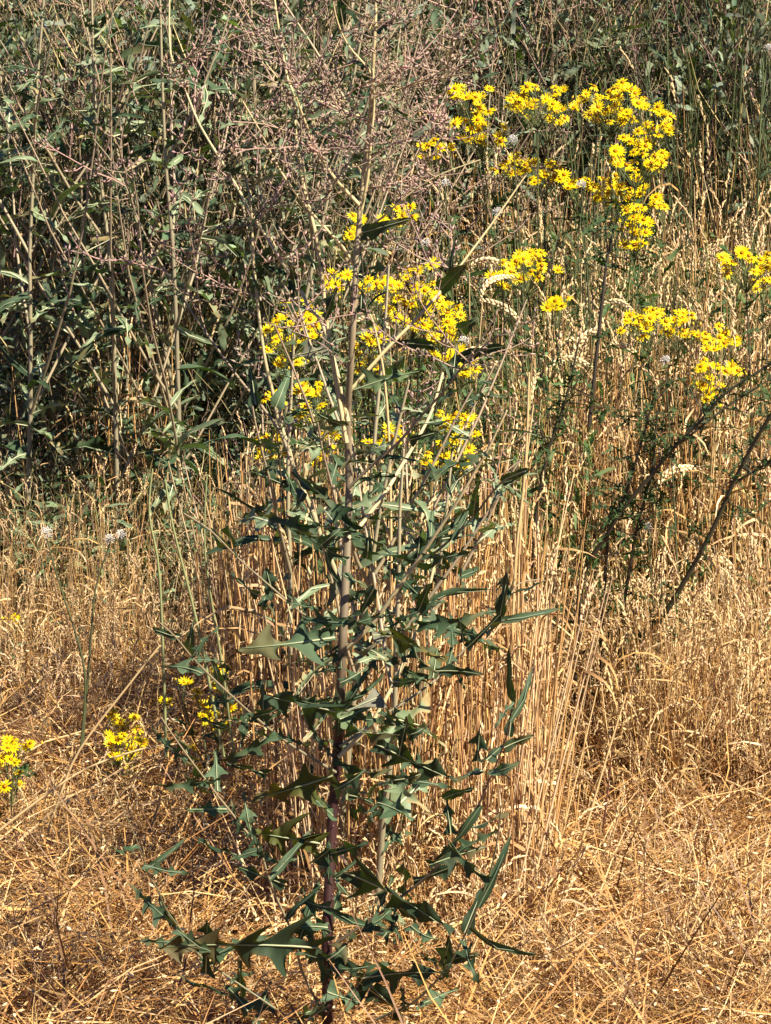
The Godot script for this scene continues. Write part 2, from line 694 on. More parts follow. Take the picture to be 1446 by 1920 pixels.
func make_green(h: float, n: int, called: String, label: String) -> Node3D:
	var t := thing(called, label, "wild plant", Vector3.ZERO)
	for i in n:
		var a := R(0, TAU)
		var p := Vector3(cos(a), 0, sin(a)) * R(0.0, 0.06)
		var d := (Vector3.UP + Vector3(cos(a), 0, sin(a)) * R(0.02, 0.22)).normalized()
		var pts := PackedVector3Array([p])
		var hh := h * R(0.75, 1.05)
		for k in 7:
			d = (d + rdir() * 0.04).normalized()
			p += d * hh / 7
			pts.append(p)
		var b := mb()
		var c := tone(Color(0.10, 0.125, 0.05), 0.2)
		b.tube(pts, 0.0028, 0.0012, 5, c, c * 1.3, 0.1)
		for k in 10:                                   # thin ascending side shoots
			var f := R(2.0, 6.9)
			var q := pts[int(f)].lerp(pts[int(f) + 1], f - int(f))
			var e := (rdir() * Vector3(1, 0.1, 1) * 0.5 + d).normalized()
			var q1 := q + e * R(0.04, 0.12)
			var q2 := q1 + (e + Vector3.UP * 0.5).normalized() * R(0.03, 0.09)
			b.tube(PackedVector3Array([q, q1, q2]), 0.0012, 0.0006, 3, c, c)
		part("stem", b.commit(), M.stem, t)
		for k in 8:
			var f := R(0.5, 6.5)
			var q := pts[int(f)].lerp(pts[int(f) + 1], f - int(f))
			part("leaf", lib.leaf[2 + 2 * (rng.randi() % 2)], M.leaf, t, place(rdir() * Vector3(1, 0.4, 1) + Vector3.UP * 0.5, Vector3.UP + rdir() * 0.5, R(0.03, 0.085), q))
	return t


const ORD := ["first", "second", "third", "fourth", "fifth", "sixth", "seventh", "eighth", "ninth", "tenth", "eleventh", "twelfth"]


func thicket() -> void:
	# small mixed leaves and twigs between the plants: one mass
	var root := thing("undergrowth", "tangle of small grey-green leaves and twigs filling the thicket", "undergrowth")
	root.set_meta("kind", "stuff")
	var gaps := FastNoiseLite.new()
	gaps.seed = 12
	gaps.frequency = 2.2
	for i in 4:
		var b := mb()
		for k in 85:
			var p := Vector3(R(-0.16, 0.16), R(0.0, 0.5), R(-0.16, 0.16))
			var ln := R(0.018, 0.062)
			var d := rdir()
			b.blade(p, p + d * ln * 0.5 + Vector3.UP * 0.006, p + d * ln, (Vector3.UP + rdir()).normalized(), ln * R(0.16, 0.30), 1.5, 0.45, 0.5, R(0, 0.7), 6, 1, tone(Color(0.20, 0.25, 0.165) if k % 3 else LEAF, 0.35))
		for k in 44:
			var p := Vector3(R(-0.16, 0.16), R(0.0, 0.45), R(-0.16, 0.16))
			var d := (Vector3.UP + rdir() * 0.6).normalized()
			var p1 := p + d * R(0.05, 0.12)
			var cc := [CREAM, PINKISH, TAN, Color(0.12, 0.11, 0.06)][k % 4] as Color
			b.tube(PackedVector3Array([p, p1, p1 + (d + rdir() * 0.4).normalized() * R(0.05, 0.12)]), 0.0012, 0.0006, 3, cc, cc)
		var m := b.commit()
		var xs := []
		var cs := []
		for k in 300:
			var z := R(-10.8, -6.9)
			var px := R(-80, 1530)
			if px > 640 and z > -8.2:
				z -= 1.5
			var w := R(0.7, 1.25)
			var spot := Vector3(at(px, 960, z).x, R(0.0, 1.05), z)
			if gaps.get_noise_3d(spot.x, spot.y * 0.6, spot.z * 0.4) > 0.16:
				continue
			if z > -8.2 and Vector2((spot.x + 0.60) / 0.16, (spot.y - 0.1) / 0.42).length() < 1.0:
				continue
			xs.append(Transform3D(Basis(Vector3.UP, R(0, TAU)).scaled(Vector3.ONE * R(0.9, 1.4)), spot))
			cs.append(Color(w, w * R(0.92, 1.0), w * R(0.85, 1.05)))
		for k in 24:                                   # stragglers before the thicket and round the lettuce
			var z := R(-6.9, -6.05)
			xs.append(Transform3D(Basis(Vector3.UP, R(0, TAU)).scaled(Vector3(1, 0.7, 1) * (R(0.4, 0.6) if z > -6.4 else R(0.6, 0.9))), Vector3(at(R(-60, 620) if z < -6.4 else R(-60, 320), 960, z).x, R(-0.1, 0.03) if z > -6.4 else R(-0.05, 0.1), z)))
			cs.append(Color(0.9, 0.9, 0.75))
		for k in 12:                                   # green shoots at the foot of the right-hand straw
			var z := R(-5.9, -5.5)
			xs.append(Transform3D(Basis(Vector3.UP, R(0, TAU)).scaled(Vector3(1, 0.6, 1) * R(0.4, 0.6)), Vector3(at(R(990, 1520), 960, z).x, R(-0.08, 0.04), z)))
			cs.append(Color(0.55, 0.7, 0.4))
		for k in 76:                                   # lower and greener, among the straw at the right
			var z := R(-8.0, -5.95)
			var w := R(0.7, 1.1)
			xs.append(Transform3D(Basis(Vector3.UP, R(0, TAU)).scaled(Vector3(1, 0.8, 1) * R(0.6, 1.0)), Vector3(at(R(880, 1520), 960, z).x, R(-0.1, 0.42) if z < -6.5 else R(-0.1, 0.15), z)))
			cs.append(Color(w * 0.6, w * 0.75, w * 0.42))
		for k in 12:                                   # green leaves behind the lettuce's right side
			var z := R(-6.8, -5.75)
			var w := R(0.6, 1.0)
			xs.append(Transform3D(Basis(Vector3.UP, R(0, TAU)).scaled(Vector3(1, 0.8, 1) * R(0.5, 0.8)), Vector3(at(R(660, 1010), 960, z).x, R(0.1, 0.5), z)))
			cs.append(Color(w * 0.8, w, w * 0.6))
		for k in 46:                                   # the thicket's foot at the left
			var z := R(-7.6, -6.8)
			var w := R(0.7, 1.2)
			xs.append(Transform3D(Basis(Vector3.UP, R(0, TAU)).scaled(Vector3(1, 0.7, 1) * R(0.6, 1.0)), Vector3(at(R(-60, 620), 960, z).x, R(-0.12, 0.45), z)))
			cs.append(Color(w, w, w))
		scatter("leaves", m, M.leaf, root, xs, cs)
	# wild lettuce, each plant by itself
	var protos := []
	var rows := [
		["front", -6.95, 8, -30.0, 560.0], ["second", -7.7, 9, -40.0, 640.0], ["third", -8.9, 9, -50.0, 700.0], ["rear", -10.2, 9, -50.0, 700.0],
	]
	var n := 0
	for r in rows:
		for i in r[2]:
			var px := lerpf(r[3], r[4], float(i) / (r[2] - 1)) + R(-25, 25)
			var z: float = r[1] + R(-0.3, 0.3)
			var lab := "grey-green wild lettuce of the left thicket, %s from the left in its %s row" % [ORD[i], r[0]]
			var where := Vector3(at(px, 960, z).x, 0, z)
			if n < 7:
				var q := make_lettuce(R(1.2, 1.55), 78, 7, 0.25, "wild_lettuce", lab)
				q.position = where
				q.set_meta("group", "wild lettuces in the thicket")
				protos.append(q)
			else:
				copy(protos[rng.randi() % 7], "wild_lettuce", lab, where, R(0, TAU), R(0.85, 1.1), "wild lettuces in the thicket")
			n += 1
	var near := [[690, -4.62, 0.86], [615, -4.75, 0.95], [770, -4.9, 0.8], [655, -5.05, 1.05], [560, -5.3, 0.9]]
	var say := ["just right of the red stem", "just left of the red stem", "among the straw, farthest right of the red stem", "hidden directly behind the tall stem", "left of the tall stem, behind the ragwort"]
	for i in near.size():
		var q := make_lettuce(near[i][2], 46, 3, 0.25, "young_lettuce", "thin young wild lettuce " + say[i])
		q.position = Vector3(at(near[i][0], 960, near[i][1]).x, 0, near[i][1])
	var seedy := []
	for i in 11:
		var px := lerpf(420, 1000, float(i) / 10) + R(-30, 30)
		var z := R(-9.6, -8.0) if px > 740 else R(-9.0, -6.8)
		var lab := "brown seeding wild lettuce behind the foreground plant, %s from the left of its kind" % ORD[i]
		var where := Vector3(at(px, 960, z).x, 0, z)
		if i < 4:
			var q := make_lettuce(R(1.25, 1.45), 55, 9, 1.1, "seeding_lettuce", lab)
			q.position = where
			q.set_meta("group", "lettuces gone to seed")
			seedy.append(q)
		else:
			copy(seedy[i % 4], "seeding_lettuce", lab, where, R(0, TAU), R(0.9, 1.08), "lettuces gone to seed")
	var greens := []
	for i in 12:
		var px := lerpf(960, 1470, float(i) / 11) + R(-20, 20)
		var z := R(-9.5, -7.2)
		var lab := "slender dark green weed in the upper right stand, %s from the left" % ORD[i]
		var where := Vector3(at(px, 960, z).x, 0, z)
		if i < 4:
			var q := make_green(R(1.1, 1.35), 9, "slender_weed", lab)
			q.position = where
			q.set_meta("group", "slender weeds at the right")
			greens.append(q)
		else:
			copy(greens[i % 4], "slender_weed", lab, where, R(0, TAU), R(0.9, 1.1), "slender weeds at the right")
	var mids := [[950, -6.3, 0.55], [1010, -6.6, 0.68], [1075, -6.4, 0.6], [1130, -6.7, 0.72], [1210, -6.5, 0.55], [1290, -6.9, 0.6], [1410, -6.6, 0.55], [1350, -7.0, 0.62]]
	for i in mids.size():
		copy(greens[i % 4], "straw_weed", "short dark green weed standing in the right-hand straw, %s from the left" % ORD[i], Vector3(at(mids[i][0], 960, mids[i][1]).x, 0, mids[i][1]), R(0, TAU), mids[i][2], "short weeds in the straw")


# ------------------------------------------------------------------ the foreground lettuce
func big_lettuce() -> void:
	var base := at(612, 1985, ZP)
	base.y = 0
	var t := thing("prickly_lettuce", "tall prickly lettuce with dark toothed leaves and red lower stem, in the foreground", "wild plant", base)
	var u := px_at(ZP)
	var lines := []
	# stem: dark red below, tan in the middle, cream above
	var sp := [[612, 1985], [615, 1880], [613, 1790], [616, 1700], [620, 1600], [626, 1500], [632, 1420], [637, 1350], [640, 1270], [644, 1180], [648, 1090], [652, 1000], [655, 900], [652, 800], [654, 740], [658, 680], [663, 600], [668, 500], [675, 400], [682, 330], [690, 260], [696, 190], [700, 120], [704, 40], [707, -40]]
	var pts := PackedVector3Array()
	for i in sp.size():
		pts.append(at(sp[i][0], sp[i][1], ZP + 0.02 * sin(i * 0.9)))
	pts[0] = base
	var line := spline(pts, 4)
	var grey := Color(0.20, 0.155, 0.10)
	var cuts := [[0, 26, 12.0, 9.5, DARK_RED, DARK_RED * 1.15], [26, 36, 9.5, 8.6, DARK_RED * 1.15, grey], [36, 64, 8.6, 6.0, grey, TAN], [64, 96, 6.0, 2.6, TAN, CREAM]]
	var b := mb(base)
	for c in cuts:
		b.tube(line.slice(c[0], c[1] + 1), c[2] * u, c[3] * u, 10, c[4], c[5], 0.16)
	# pale prickles and scars on the red part
	for i in 90:
		var k := rng.randi() % 30
		var d := Vector3(R(-1, 1), 0, R(-0.2, 1)).normalized()
		b.blob(line[k].lerp(line[k + 1], R(0, 1)) + d * 11.5 * u, d, 0.004, 0.0009, Color(0.35, 0.22, 0.18))
	part("stem", b.commit(), M.stem, t)
	lines.append(line)
	# branches: [depth at the tip, radius at base, at tip, colour, points]
	var cols := [CREAM, TAN, GREY_GREEN, DARK_RED * 1.6, PINKISH]
	var br := [
		[0.10, 3.5, 2.0, 1, [640, 1265], [600, 1180], [560, 1145], [490, 1085], [445, 1045], [395, 995], [345, 963]],
		[0.16, 4.0, 2.0, 1, [630, 1448], [564, 1409], [512, 1372], [472, 1339], [439, 1309], [392, 1265], [360, 1232], [327, 1192], [296, 1165]],
		[0.22, 4.0, 2.0, 1, [606, 1900], [566, 1821], [554, 1759], [536, 1722], [514, 1672], [501, 1637], [486, 1592], [449, 1543], [410, 1494], [387, 1464], [362, 1431], [330, 1387], [302, 1345]],
		[0.30, 3.0, 1.2, 2, [604, 1950], [470, 1860], [380, 1797], [352, 1762], [332, 1734], [310, 1702], [297, 1670], [277, 1637], [268, 1605], [250, 1560], [215, 1480]],
		[0.12, 4.5, 1.8, 3, [617, 1777], [707, 1717], [749, 1684], [787, 1655], [819, 1625], [851, 1592], [863, 1554], [891, 1521], [919, 1460], [947, 1390], [960, 1330], [968, 1290]],
		[0.28, 4.0, 1.8, 2, [612, 1960], [720, 1905], [774, 1881], [831, 1824], [869, 1759], [909, 1665], [930, 1590], [940, 1510]],
		[-0.15, 4.0, 1.5, 1, [636, 1400], [673, 1375], [709, 1347], [763, 1314], [810, 1280], [837, 1257], [879, 1208], [909, 1181], [939, 1151], [954, 1121], [974, 1094], [1012, 1086]],
		[-0.08, 5.0, 3.0, 0, [634, 1420], [690, 1365], [724, 1309], [742, 1275], [760, 1237], [781, 1183], [794, 1141], [807, 1094], [818, 1040]],
		[0.08, 5.0, 2.2, 0, [642, 1225], [700, 1168], [735, 1119], [782, 1054], [809, 1014], [839, 969], [867, 925], [899, 870], [919, 835], [950, 770]],
		[0.20, 4.0, 2.0, 2, [782, 1054], [819, 1034], [862, 994], [892, 964], [914, 935], [944, 902], [985, 884]],
		[-0.12, 5.0, 3.0, 0, [652, 1010], [681, 979], [725, 920], [746, 885], [779, 830], [810, 770], [830, 700]],
		[0.10, 4.5, 2.2, 1, [654, 915], [700, 870], [745, 832], [793, 776], [831, 735], [868, 686], [902, 638], [935, 580]],
		[-0.10, 4.0, 1.6, 0, [655, 735], [720, 660], [775, 604], [816, 559], [834, 537], [868, 492], [902, 447], [935, 402], [985, 330]],
		[0.05, 3.0, 1.2, 0, [674, 440], [700, 420], [719, 406], [760, 370], [820, 330], [900, 300]],
		[-0.06, 6.0, 2.0, 0, [645, 1120], [624, 1059], [606, 1019], [589, 967], [569, 920], [552, 882], [540, 835], [521, 783], [513, 742], [498, 679], [487, 604], [480, 537], [474, 470], [472, 410], [462, 330], [440, 250]],
		[-0.20, 4.5, 1.5, 1, [547, 865], [525, 809], [487, 757], [450, 712], [420, 671], [380, 615], [350, 570], [300, 490], [265, 425], [240, 360], [215, 310], [175, 260]],
		[-0.25, 4.5, 1.6, 0, [653, 790], [630, 690], [603, 604], [580, 578], [566, 548], [532, 496], [500, 445], [465, 390], [450, 360], [420, 310], [375, 235], [350, 175], [320, 100], [318, 5], [318, -30]],
		[0.05, 3.5, 1.6, 0, [667, 500], [640, 460], [612, 430], [560, 370], [520, 310], [490, 250], [455, 190]],
		[-0.05, 5.0, 2.0, 0, [650, 830], [628, 700], [612, 600], [603, 507], [590, 430], [572, 362], [562, 306], [554, 243], [552, 183], [539, 146], [528, 86], [517, 15], [512, -30]],
		[0.04, 4.0, 2.0, 0, [675, 385], [629, 336], [599, 291], [588, 269], [569, 220], [556, 183]],
		[0.03, 3.6, 2.0, 0, [678, 395], [690, 330], [696, 260], [702, 190], [699, 130]],
		[0.05, 2.0, 1.0, 0, [554, 181], [600, 186], [652, 190]],
		[0.02, 2.4, 1.2, 0, [692, 225], [640, 205], [595, 187], [540, 165], [500, 120]],
		[0.06, 2.4, 1.0, 0, [694, 190], [711, 179], [756, 164], [812, 149], [870, 140]],
		[0.04, 2.4, 1.0, 0, [699, 150], [689, 127], [651, 82], [630, 30], [622, -20]],
		[0.10, 2.0, 1.0, 4, [690, 300], [740, 268], [800, 255], [860, 262], [930, 240]],
		[-0.05, 2.2, 1.0, 4, [696, 210], [740, 150], [800, 90], [850, 30], [880, -30]],
		[0.12, 2.0, 1.0, 4, [660, 700], [610, 650], [560, 625], [520, 612]],
	]
	for d in br:
		var q := PackedVector3Array()
		var n: int = d.size() - 4
		for i in n:
			q.append(at(d[4 + i][0], d[4 + i][1], ZP + d[0] * float(i) / (n - 1)))
		var l := spline(q, 3)
		var c := mb(base)
		var k: Color = cols[d[3]]
		var slim := 0.92 if d[3] == 0 else 0.72
		c.tube(l, d[1] * u * slim, d[2] * u * slim, 7, tone(k.lerp(GREY_GREEN, 0.45 if l[0].y < 0.8 else 0.1), 0.12), tone(k, 0.12), 0.2)
		part("branch", c.commit(), M.stem, t)
		lines.append(l)
	# leaves: base, tip, half width, lobes, look (0 dark edge-on to the sun, 1 middling, 2 lit, 3 olive, 4 withered)
	var lv := [
		[595, 1776, 292, 1775, 46, 5, 0], [387, 1826, 390, 1718, 18, 3, 0], [425, 1862, 330, 1828, 17, 3, 0], [466, 1896, 420, 1846, 22, 2, 1], [480, 1925, 508, 1838, 22, 2, 1], [455, 1872, 449, 1796, 11, 2, 0],
		[444, 1602, 372, 1575, 25, 2, 0], [535, 1657, 432, 1618, 15, 2, 0], [492, 1594, 434, 1613, 10, 1, 2], [600, 1580, 478, 1560, 50, 4, 3], [626, 1453, 474, 1498, 40, 3, 3], [632, 1333, 496, 1303, 46, 3, 0],
		[497, 1362, 494, 1274, 18, 2, 1], [628, 1196, 441, 1217, 44, 3, 2], [408, 1484, 404, 1406, 17, 2, 2], [500, 1450, 424, 1431, 16, 2, 0], [430, 1518, 351, 1519, 19, 2, 2], [470, 1562, 457, 1484, 14, 2, 2],
		[428, 1365, 379, 1346, 9, 1, 0], [462, 1347, 450, 1410, 11, 2, 0], [380, 1264, 314, 1250, 17, 2, 2], [414, 1290, 399, 1233, 9, 1, 2], [426, 1275, 423, 1233, 15, 2, 0], [337, 1194, 284, 1177, 9, 1, 1],
		[355, 1224, 364, 1158, 10, 1, 0], [360, 1424, 328, 1372, 15, 2, 0], [384, 1458, 350, 1426, 12, 1, 1], [397, 1487, 344, 1450, 12, 2, 0], [389, 992, 342, 963, 10, 1, 0], [443, 1037, 424, 958, 17, 2, 0],
		[427, 1025, 394, 988, 9, 1, 1], [484, 1114, 434, 1073, 14, 1, 0], [512, 1112, 499, 1062, 13, 2, 1], [490, 1140, 500, 1112, 10, 1, 1], [645, 1080, 690, 1102, 10, 1, 2], [600, 1006, 546, 990, 8, 2, 0], [648, 1062, 614, 1137, 11, 2, 4],
		[645, 1633, 848, 1748, 44, 4, 0], [632, 1786, 790, 1940, 52, 3, 0], [680, 1834, 832, 1824, 30, 3, 0], [780, 1888, 860, 1854, 16, 2, 2], [838, 1800, 899, 1789, 12, 2, 0], [829, 1817, 846, 1748, 21, 2, 0],
		[872, 1748, 910, 1658, 12, 1, 0], [806, 1621, 914, 1586, 18, 3, 0], [776, 1652, 880, 1610, 14, 2, 1], [762, 1678, 757, 1602, 16, 2, 1], [709, 1710, 738, 1642, 18, 2, 0], [719, 1757, 748, 1708, 18, 2, 0],
		[745, 1697, 787, 1737, 12, 1, 1], [770, 1737, 824, 1761, 15, 2, 2], [705, 1394, 857, 1464, 34, 3, 0], [735, 1462, 808, 1442, 20, 2, 0], [905, 1444, 850, 1464, 14, 1, 0], [946, 1401, 1002, 1379, 11, 2, 0],
		[896, 1427, 901, 1356, 15, 2, 1], [912, 1425, 945, 1394, 11, 1, 0], [914, 1450, 977, 1427, 10, 2, 2], [955, 1380, 963, 1308, 9, 1, 0], [864, 1555, 954, 1521, 19, 2, 0], [846, 1562, 836, 1490, 14, 2, 1],
		[708, 1506, 772, 1536, 36, 2, 2], [655, 1490, 706, 1508, 14, 1, 1], [830, 1496, 887, 1479, 11, 2, 0], [712, 1180, 840, 1237, 26, 3, 3], [698, 1192, 758, 1184, 20, 1, 4], [876, 1214, 942, 1148, 14, 1, 0],
		[913, 1192, 958, 1157, 12, 2, 2], [871, 1203, 861, 1153, 14, 2, 0], [738, 1276, 786, 1271, 8, 1, 1], [812, 1272, 821, 1213, 11, 2, 2], [818, 1258, 907, 1265, 10, 3, 0], [715, 1306, 638, 1341, 14, 1, 4],
		[764, 1377, 795, 1364, 10, 1, 0], [750, 1414, 766, 1342, 15, 2, 0], [668, 1234, 706, 1203, 14, 1, 4], [942, 902, 994, 879, 10, 1, 0], [889, 968, 898, 903, 10, 1, 0], [821, 1023, 838, 953, 14, 2, 0],
		[840, 982, 878, 953, 14, 2, 2], [806, 1018, 810, 956, 9, 1, 2], [784, 1048, 790, 988, 14, 2, 0], [830, 1010, 889, 1003, 8, 2, 0], [939, 1153, 955, 1063, 12, 1, 0], [964, 1112, 1022, 1089, 10, 1, 2],
		[702, 1103, 678, 1147, 12, 1, 0], [690, 1048, 693, 992, 11, 1, 0], [785, 1147, 808, 1093, 11, 2, 0], [664, 732, 792, 696, 20, 3, 2], [735, 712, 757, 666, 12, 1, 2], [812, 647, 733, 642, 10, 1, 0],
		[849, 714, 857, 643, 18, 2, 0], [863, 673, 947, 649, 12, 1, 0], [818, 757, 864, 734, 15, 2, 2], [783, 796, 867, 786, 12, 2, 0], [768, 824, 837, 804, 14, 2, 1], [680, 436, 772, 409, 12, 1, 1],
		[826, 543, 875, 495, 13, 2, 0], [592, 505, 579, 462, 15, 2, 0], [611, 598, 632, 538, 16, 2, 0], [678, 585, 680, 532, 11, 1, 1], [612, 652, 550, 669, 22, 2, 4], [481, 758, 469, 680, 13, 1, 1], [517, 763, 544, 693, 11, 1, 2],
		[648, 797, 595, 774, 10, 1, 1], [864, 617, 899, 596, 10, 1, 1], [558, 543, 547, 498, 12, 1, 0], [523, 838, 484, 824, 10, 2, 1], [552, 880, 600, 925, 12, 1, 0], [604, 1020, 640, 990, 9, 1, 1], [570, 920, 545, 960, 13, 2, 0],
		[310, 1702, 292, 1655, 10, 1, 0], [332, 1734, 300, 1690, 9, 1, 1], [350, 1762, 318, 1725, 9, 1, 0], [618, 1700, 560, 1680, 18, 2, 1], [614, 1740, 540, 1740, 18, 2, 2], [620, 1600, 690, 1580, 20, 2, 1], [618, 1640, 660, 1690, 16, 1, 2],
		[628, 1480, 690, 1440, 20, 2, 1], [624, 1530, 590, 1500, 16, 1, 2], [620, 1590, 580, 1620, 18, 2, 1], [614, 1800, 660, 1760, 20, 2, 1], [640, 1280, 690, 1250, 16, 2, 1], [636, 1350, 700, 1320, 18, 1, 2], [642, 1220, 600, 1240, 16, 2, 1],
		[616, 1740, 640, 1660, 18, 2, 2], [612, 1860, 690, 1885, 22, 2, 2], [610, 1880, 560, 1900, 20, 2, 1],
	]
	for d in lv:
		leaf(t, base, Vector2(d[0], d[1]), Vector2(d[2], d[3]), d[4], d[5], d[6], ZP + R(-0.05, 0.12), true)
	# smaller leaves all along the stem and branches
	for i in lines.size():
		var l: PackedVector3Array = lines[i]
		var n := 38 if i == 0 else int(l.size() * (0.32 if l[0].y < 0.95 else 0.08))
		for k in n:
			var q := l[2 + rng.randi() % (l.size() - 4)]
			if i == 0 and (q.y > 1.05 or q.y < 0.15):
				continue
			var e := (rdir() + Vector3.UP * 0.3).normalized()
			small_leaf(t, base, q, e, R(0.025, 0.062))
	# bud sprays on the upper branches
	for i in lines.size():
		var l: PackedVector3Array = lines[i]
		var top := l[l.size() - 1]
		if top.y < 1.08:
			continue
		var n := 8 if l.size() > 25 else 4
		for k in n:
			var x := R(0.45, 1.0) if i else R(0.72, 1.0)
			var j := int(x * (l.size() - 2))
			if l[j].y < 0.98:
				continue
			var c := mb(base)
			spray(c, l[j].lerp(l[j + 1], R(0, 1)), (rdir() * Vector3(1, 0.5, 1) + Vector3.UP * 0.35), R(0.06, 0.17), 6, tone(PINKISH.lerp(Color(0.24, 0.20, 0.11), R(0, 0.7)), 0.2))
			var o := part("bud_spray", c.commit(), M.bud, t)
			o.set_meta("kind", "stuff")


func leaf(t: Node3D, base: Vector3, a: Vector2, z: Vector2, w: float, lobes: float, look: int, depth: float, rib: bool) -> void:
	var u := px_at(depth)
	var b0 := at(a.x, a.y, depth)
	var b2 := at(z.x, z.y, depth + R(-0.05, 0.07))
	var mid := (b0 + b2) * 0.5 + Vector3(0, R(-0.02, 0.09) * (b2 - b0).length(), R(-0.01, 0.03))
	# dark blades hang on edge to the high sun; lit ones lie towards it
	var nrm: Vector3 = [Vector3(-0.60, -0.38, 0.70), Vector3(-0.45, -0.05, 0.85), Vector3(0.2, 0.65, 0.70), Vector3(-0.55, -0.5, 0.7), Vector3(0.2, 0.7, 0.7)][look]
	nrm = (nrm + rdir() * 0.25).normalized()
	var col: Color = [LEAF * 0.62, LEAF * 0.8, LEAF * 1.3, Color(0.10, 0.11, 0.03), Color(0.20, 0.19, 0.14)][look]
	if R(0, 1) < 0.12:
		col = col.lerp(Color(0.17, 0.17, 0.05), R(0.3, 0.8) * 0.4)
	var b := mb(base)
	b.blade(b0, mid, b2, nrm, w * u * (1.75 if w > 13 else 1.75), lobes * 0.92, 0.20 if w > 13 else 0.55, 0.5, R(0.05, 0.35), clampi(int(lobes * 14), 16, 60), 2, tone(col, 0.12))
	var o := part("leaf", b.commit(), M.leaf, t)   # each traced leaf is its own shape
	if rib:
		var c := mb(base)
		var lift := nrm * 0.0012
		var pts := PackedVector3Array()
		for i in 7:
			var f := i / 6.0 * 0.95
			pts.append(b0.lerp(mid, f).lerp(mid.lerp(b2, f), f) + lift)
		c.tube(pts, (1.1 + w * 0.03) * u, 0.5 * u, 5, Color(0.34, 0.35, 0.20), Color(0.22, 0.28, 0.15))
		part("midrib", c.commit(), M.midrib, o)


func small_leaf(t: Node3D, base: Vector3, q: Vector3, e: Vector3, ln: float) -> void:
	if q.y < 0.85:                      # the lower leaves are long and stand out sideways
		ln *= 1.65
		e = (e * Vector3(1, 0.7, 0.6)).normalized()
		part("leaf", lib.leaf[[0, 1, 3, 5, 4][rng.randi() % 5]], [M.leaf, M.leaf_dark, M.leaf_dark][rng.randi() % 3], t, place(e, Vector3(-0.3, R(-0.4, 0.4), 1) + rdir() * 0.5, ln, q - base + Vector3(0, 0, R(0.0, 0.02))))
		return
	part("leaf", lib.leaf[rng.randi() % 6], [M.leaf, M.leaf_dark, M.leaf_grey][rng.randi() % 3], t, place(e, Vector3.UP + rdir() * 0.8, ln, q - base))


# ------------------------------------------------------------------ ragwort
func ragwort(label: String, foot: Vector3, z: float, clusters: Array, stemcol: Color, leaves: int) -> void:
	var t := thing("ragwort", label, "wildflower", foot, "ragwort plants in bloom")
	for cl in clusters:
		var n := int(cl[4] * 1.4)
		var zz := z + R(-0.12, 0.12)
		var u := px_at(zz)
		var node := at(cl[0], cl[1] + cl[3] + 34, zz)
		if node.y < 0.03:
			node.y = 0.03
		var st := mb(foot)
		var k1 := foot.lerp(node, 0.4) + Vector3((node.x - foot.x) * -0.15, 0, R(-0.03, 0.03))
		var k2 := foot.lerp(node, 0.75) + Vector3((node.x - foot.x) * -0.08, 0.0, R(-0.03, 0.03))
		var line := spline(PackedVector3Array([foot + Vector3(R(-0.03, 0.03), 0, R(-0.03, 0.03)), k1, k2, node]), 4)
		st.tube(line, 0.0024, 0.0014, 6, stemcol, tone(stemcol, 0.2), 0.12)
		var heads := []
		for i in n:
			var a := R(0, TAU)
			var q := sqrt(R(0, 1))
			heads.append(at(cl[0] + cos(a) * q * cl[2] * 1.2, cl[1] + sin(a) * q * cl[3] * 1.3, zz + R(-0.08, 0.08)))
		for h in heads:
			var m := node.lerp(h, 0.55) + Vector3(R(-0.008, 0.008), -0.004, R(-0.008, 0.008))
			st.tube(PackedVector3Array([node, m, h + Vector3.DOWN * 0.004]), 0.0010, 0.0006, 3, Color(0.10, 0.12, 0.04), Color(0.12, 0.15, 0.05))
		for i in n:                                # unopened green and yellow buds
			var a := R(0, TAU)
			var h: Vector3 = heads[i] + Vector3(R(-0.02, 0.02), R(-0.025, 0.0), R(-0.02, 0.02))
			st.tube(PackedVector3Array([node.lerp(h, 0.4), h]), 0.0007, 0.0005, 3, Color(0.10, 0.12, 0.04), Color(0.12, 0.15, 0.05))
			st.blob(h, Vector3.UP + rdir() * 0.4, R(0.006, 0.010), 0.0026, Color(0.16, 0.20, 0.05) if i % 3 else Color(0.65, 0.42, 0.02), 5)
		part("stem", st.commit(), M.stem, t)
		for h in heads:
			var up := (Vector3(R(-0.5, 0.5), 1.0, R(0.2, 1.3))).normalized()
			var o := part("flower_head", lib.petals[rng.randi() % 4], M.petal, t, place(up.cross(rdir()), up, R(0.0090, 0.0130) * clampf(-z / 5.5, 1.0, 1.25), h - foot))
			part("disc", lib.disc, M.petal, o)
		for i in leaves:
			var j := 1 + rng.randi() % (line.size() - 2)
			part("leaf", lib.fern[rng.randi() % 3], M.leaf, t, place(rdir() * Vector3(1, 0.4, 1) + Vector3.UP * 0.3, Vector3.UP + rdir() * 0.4, R(0.045, 0.10), line[j] - foot))


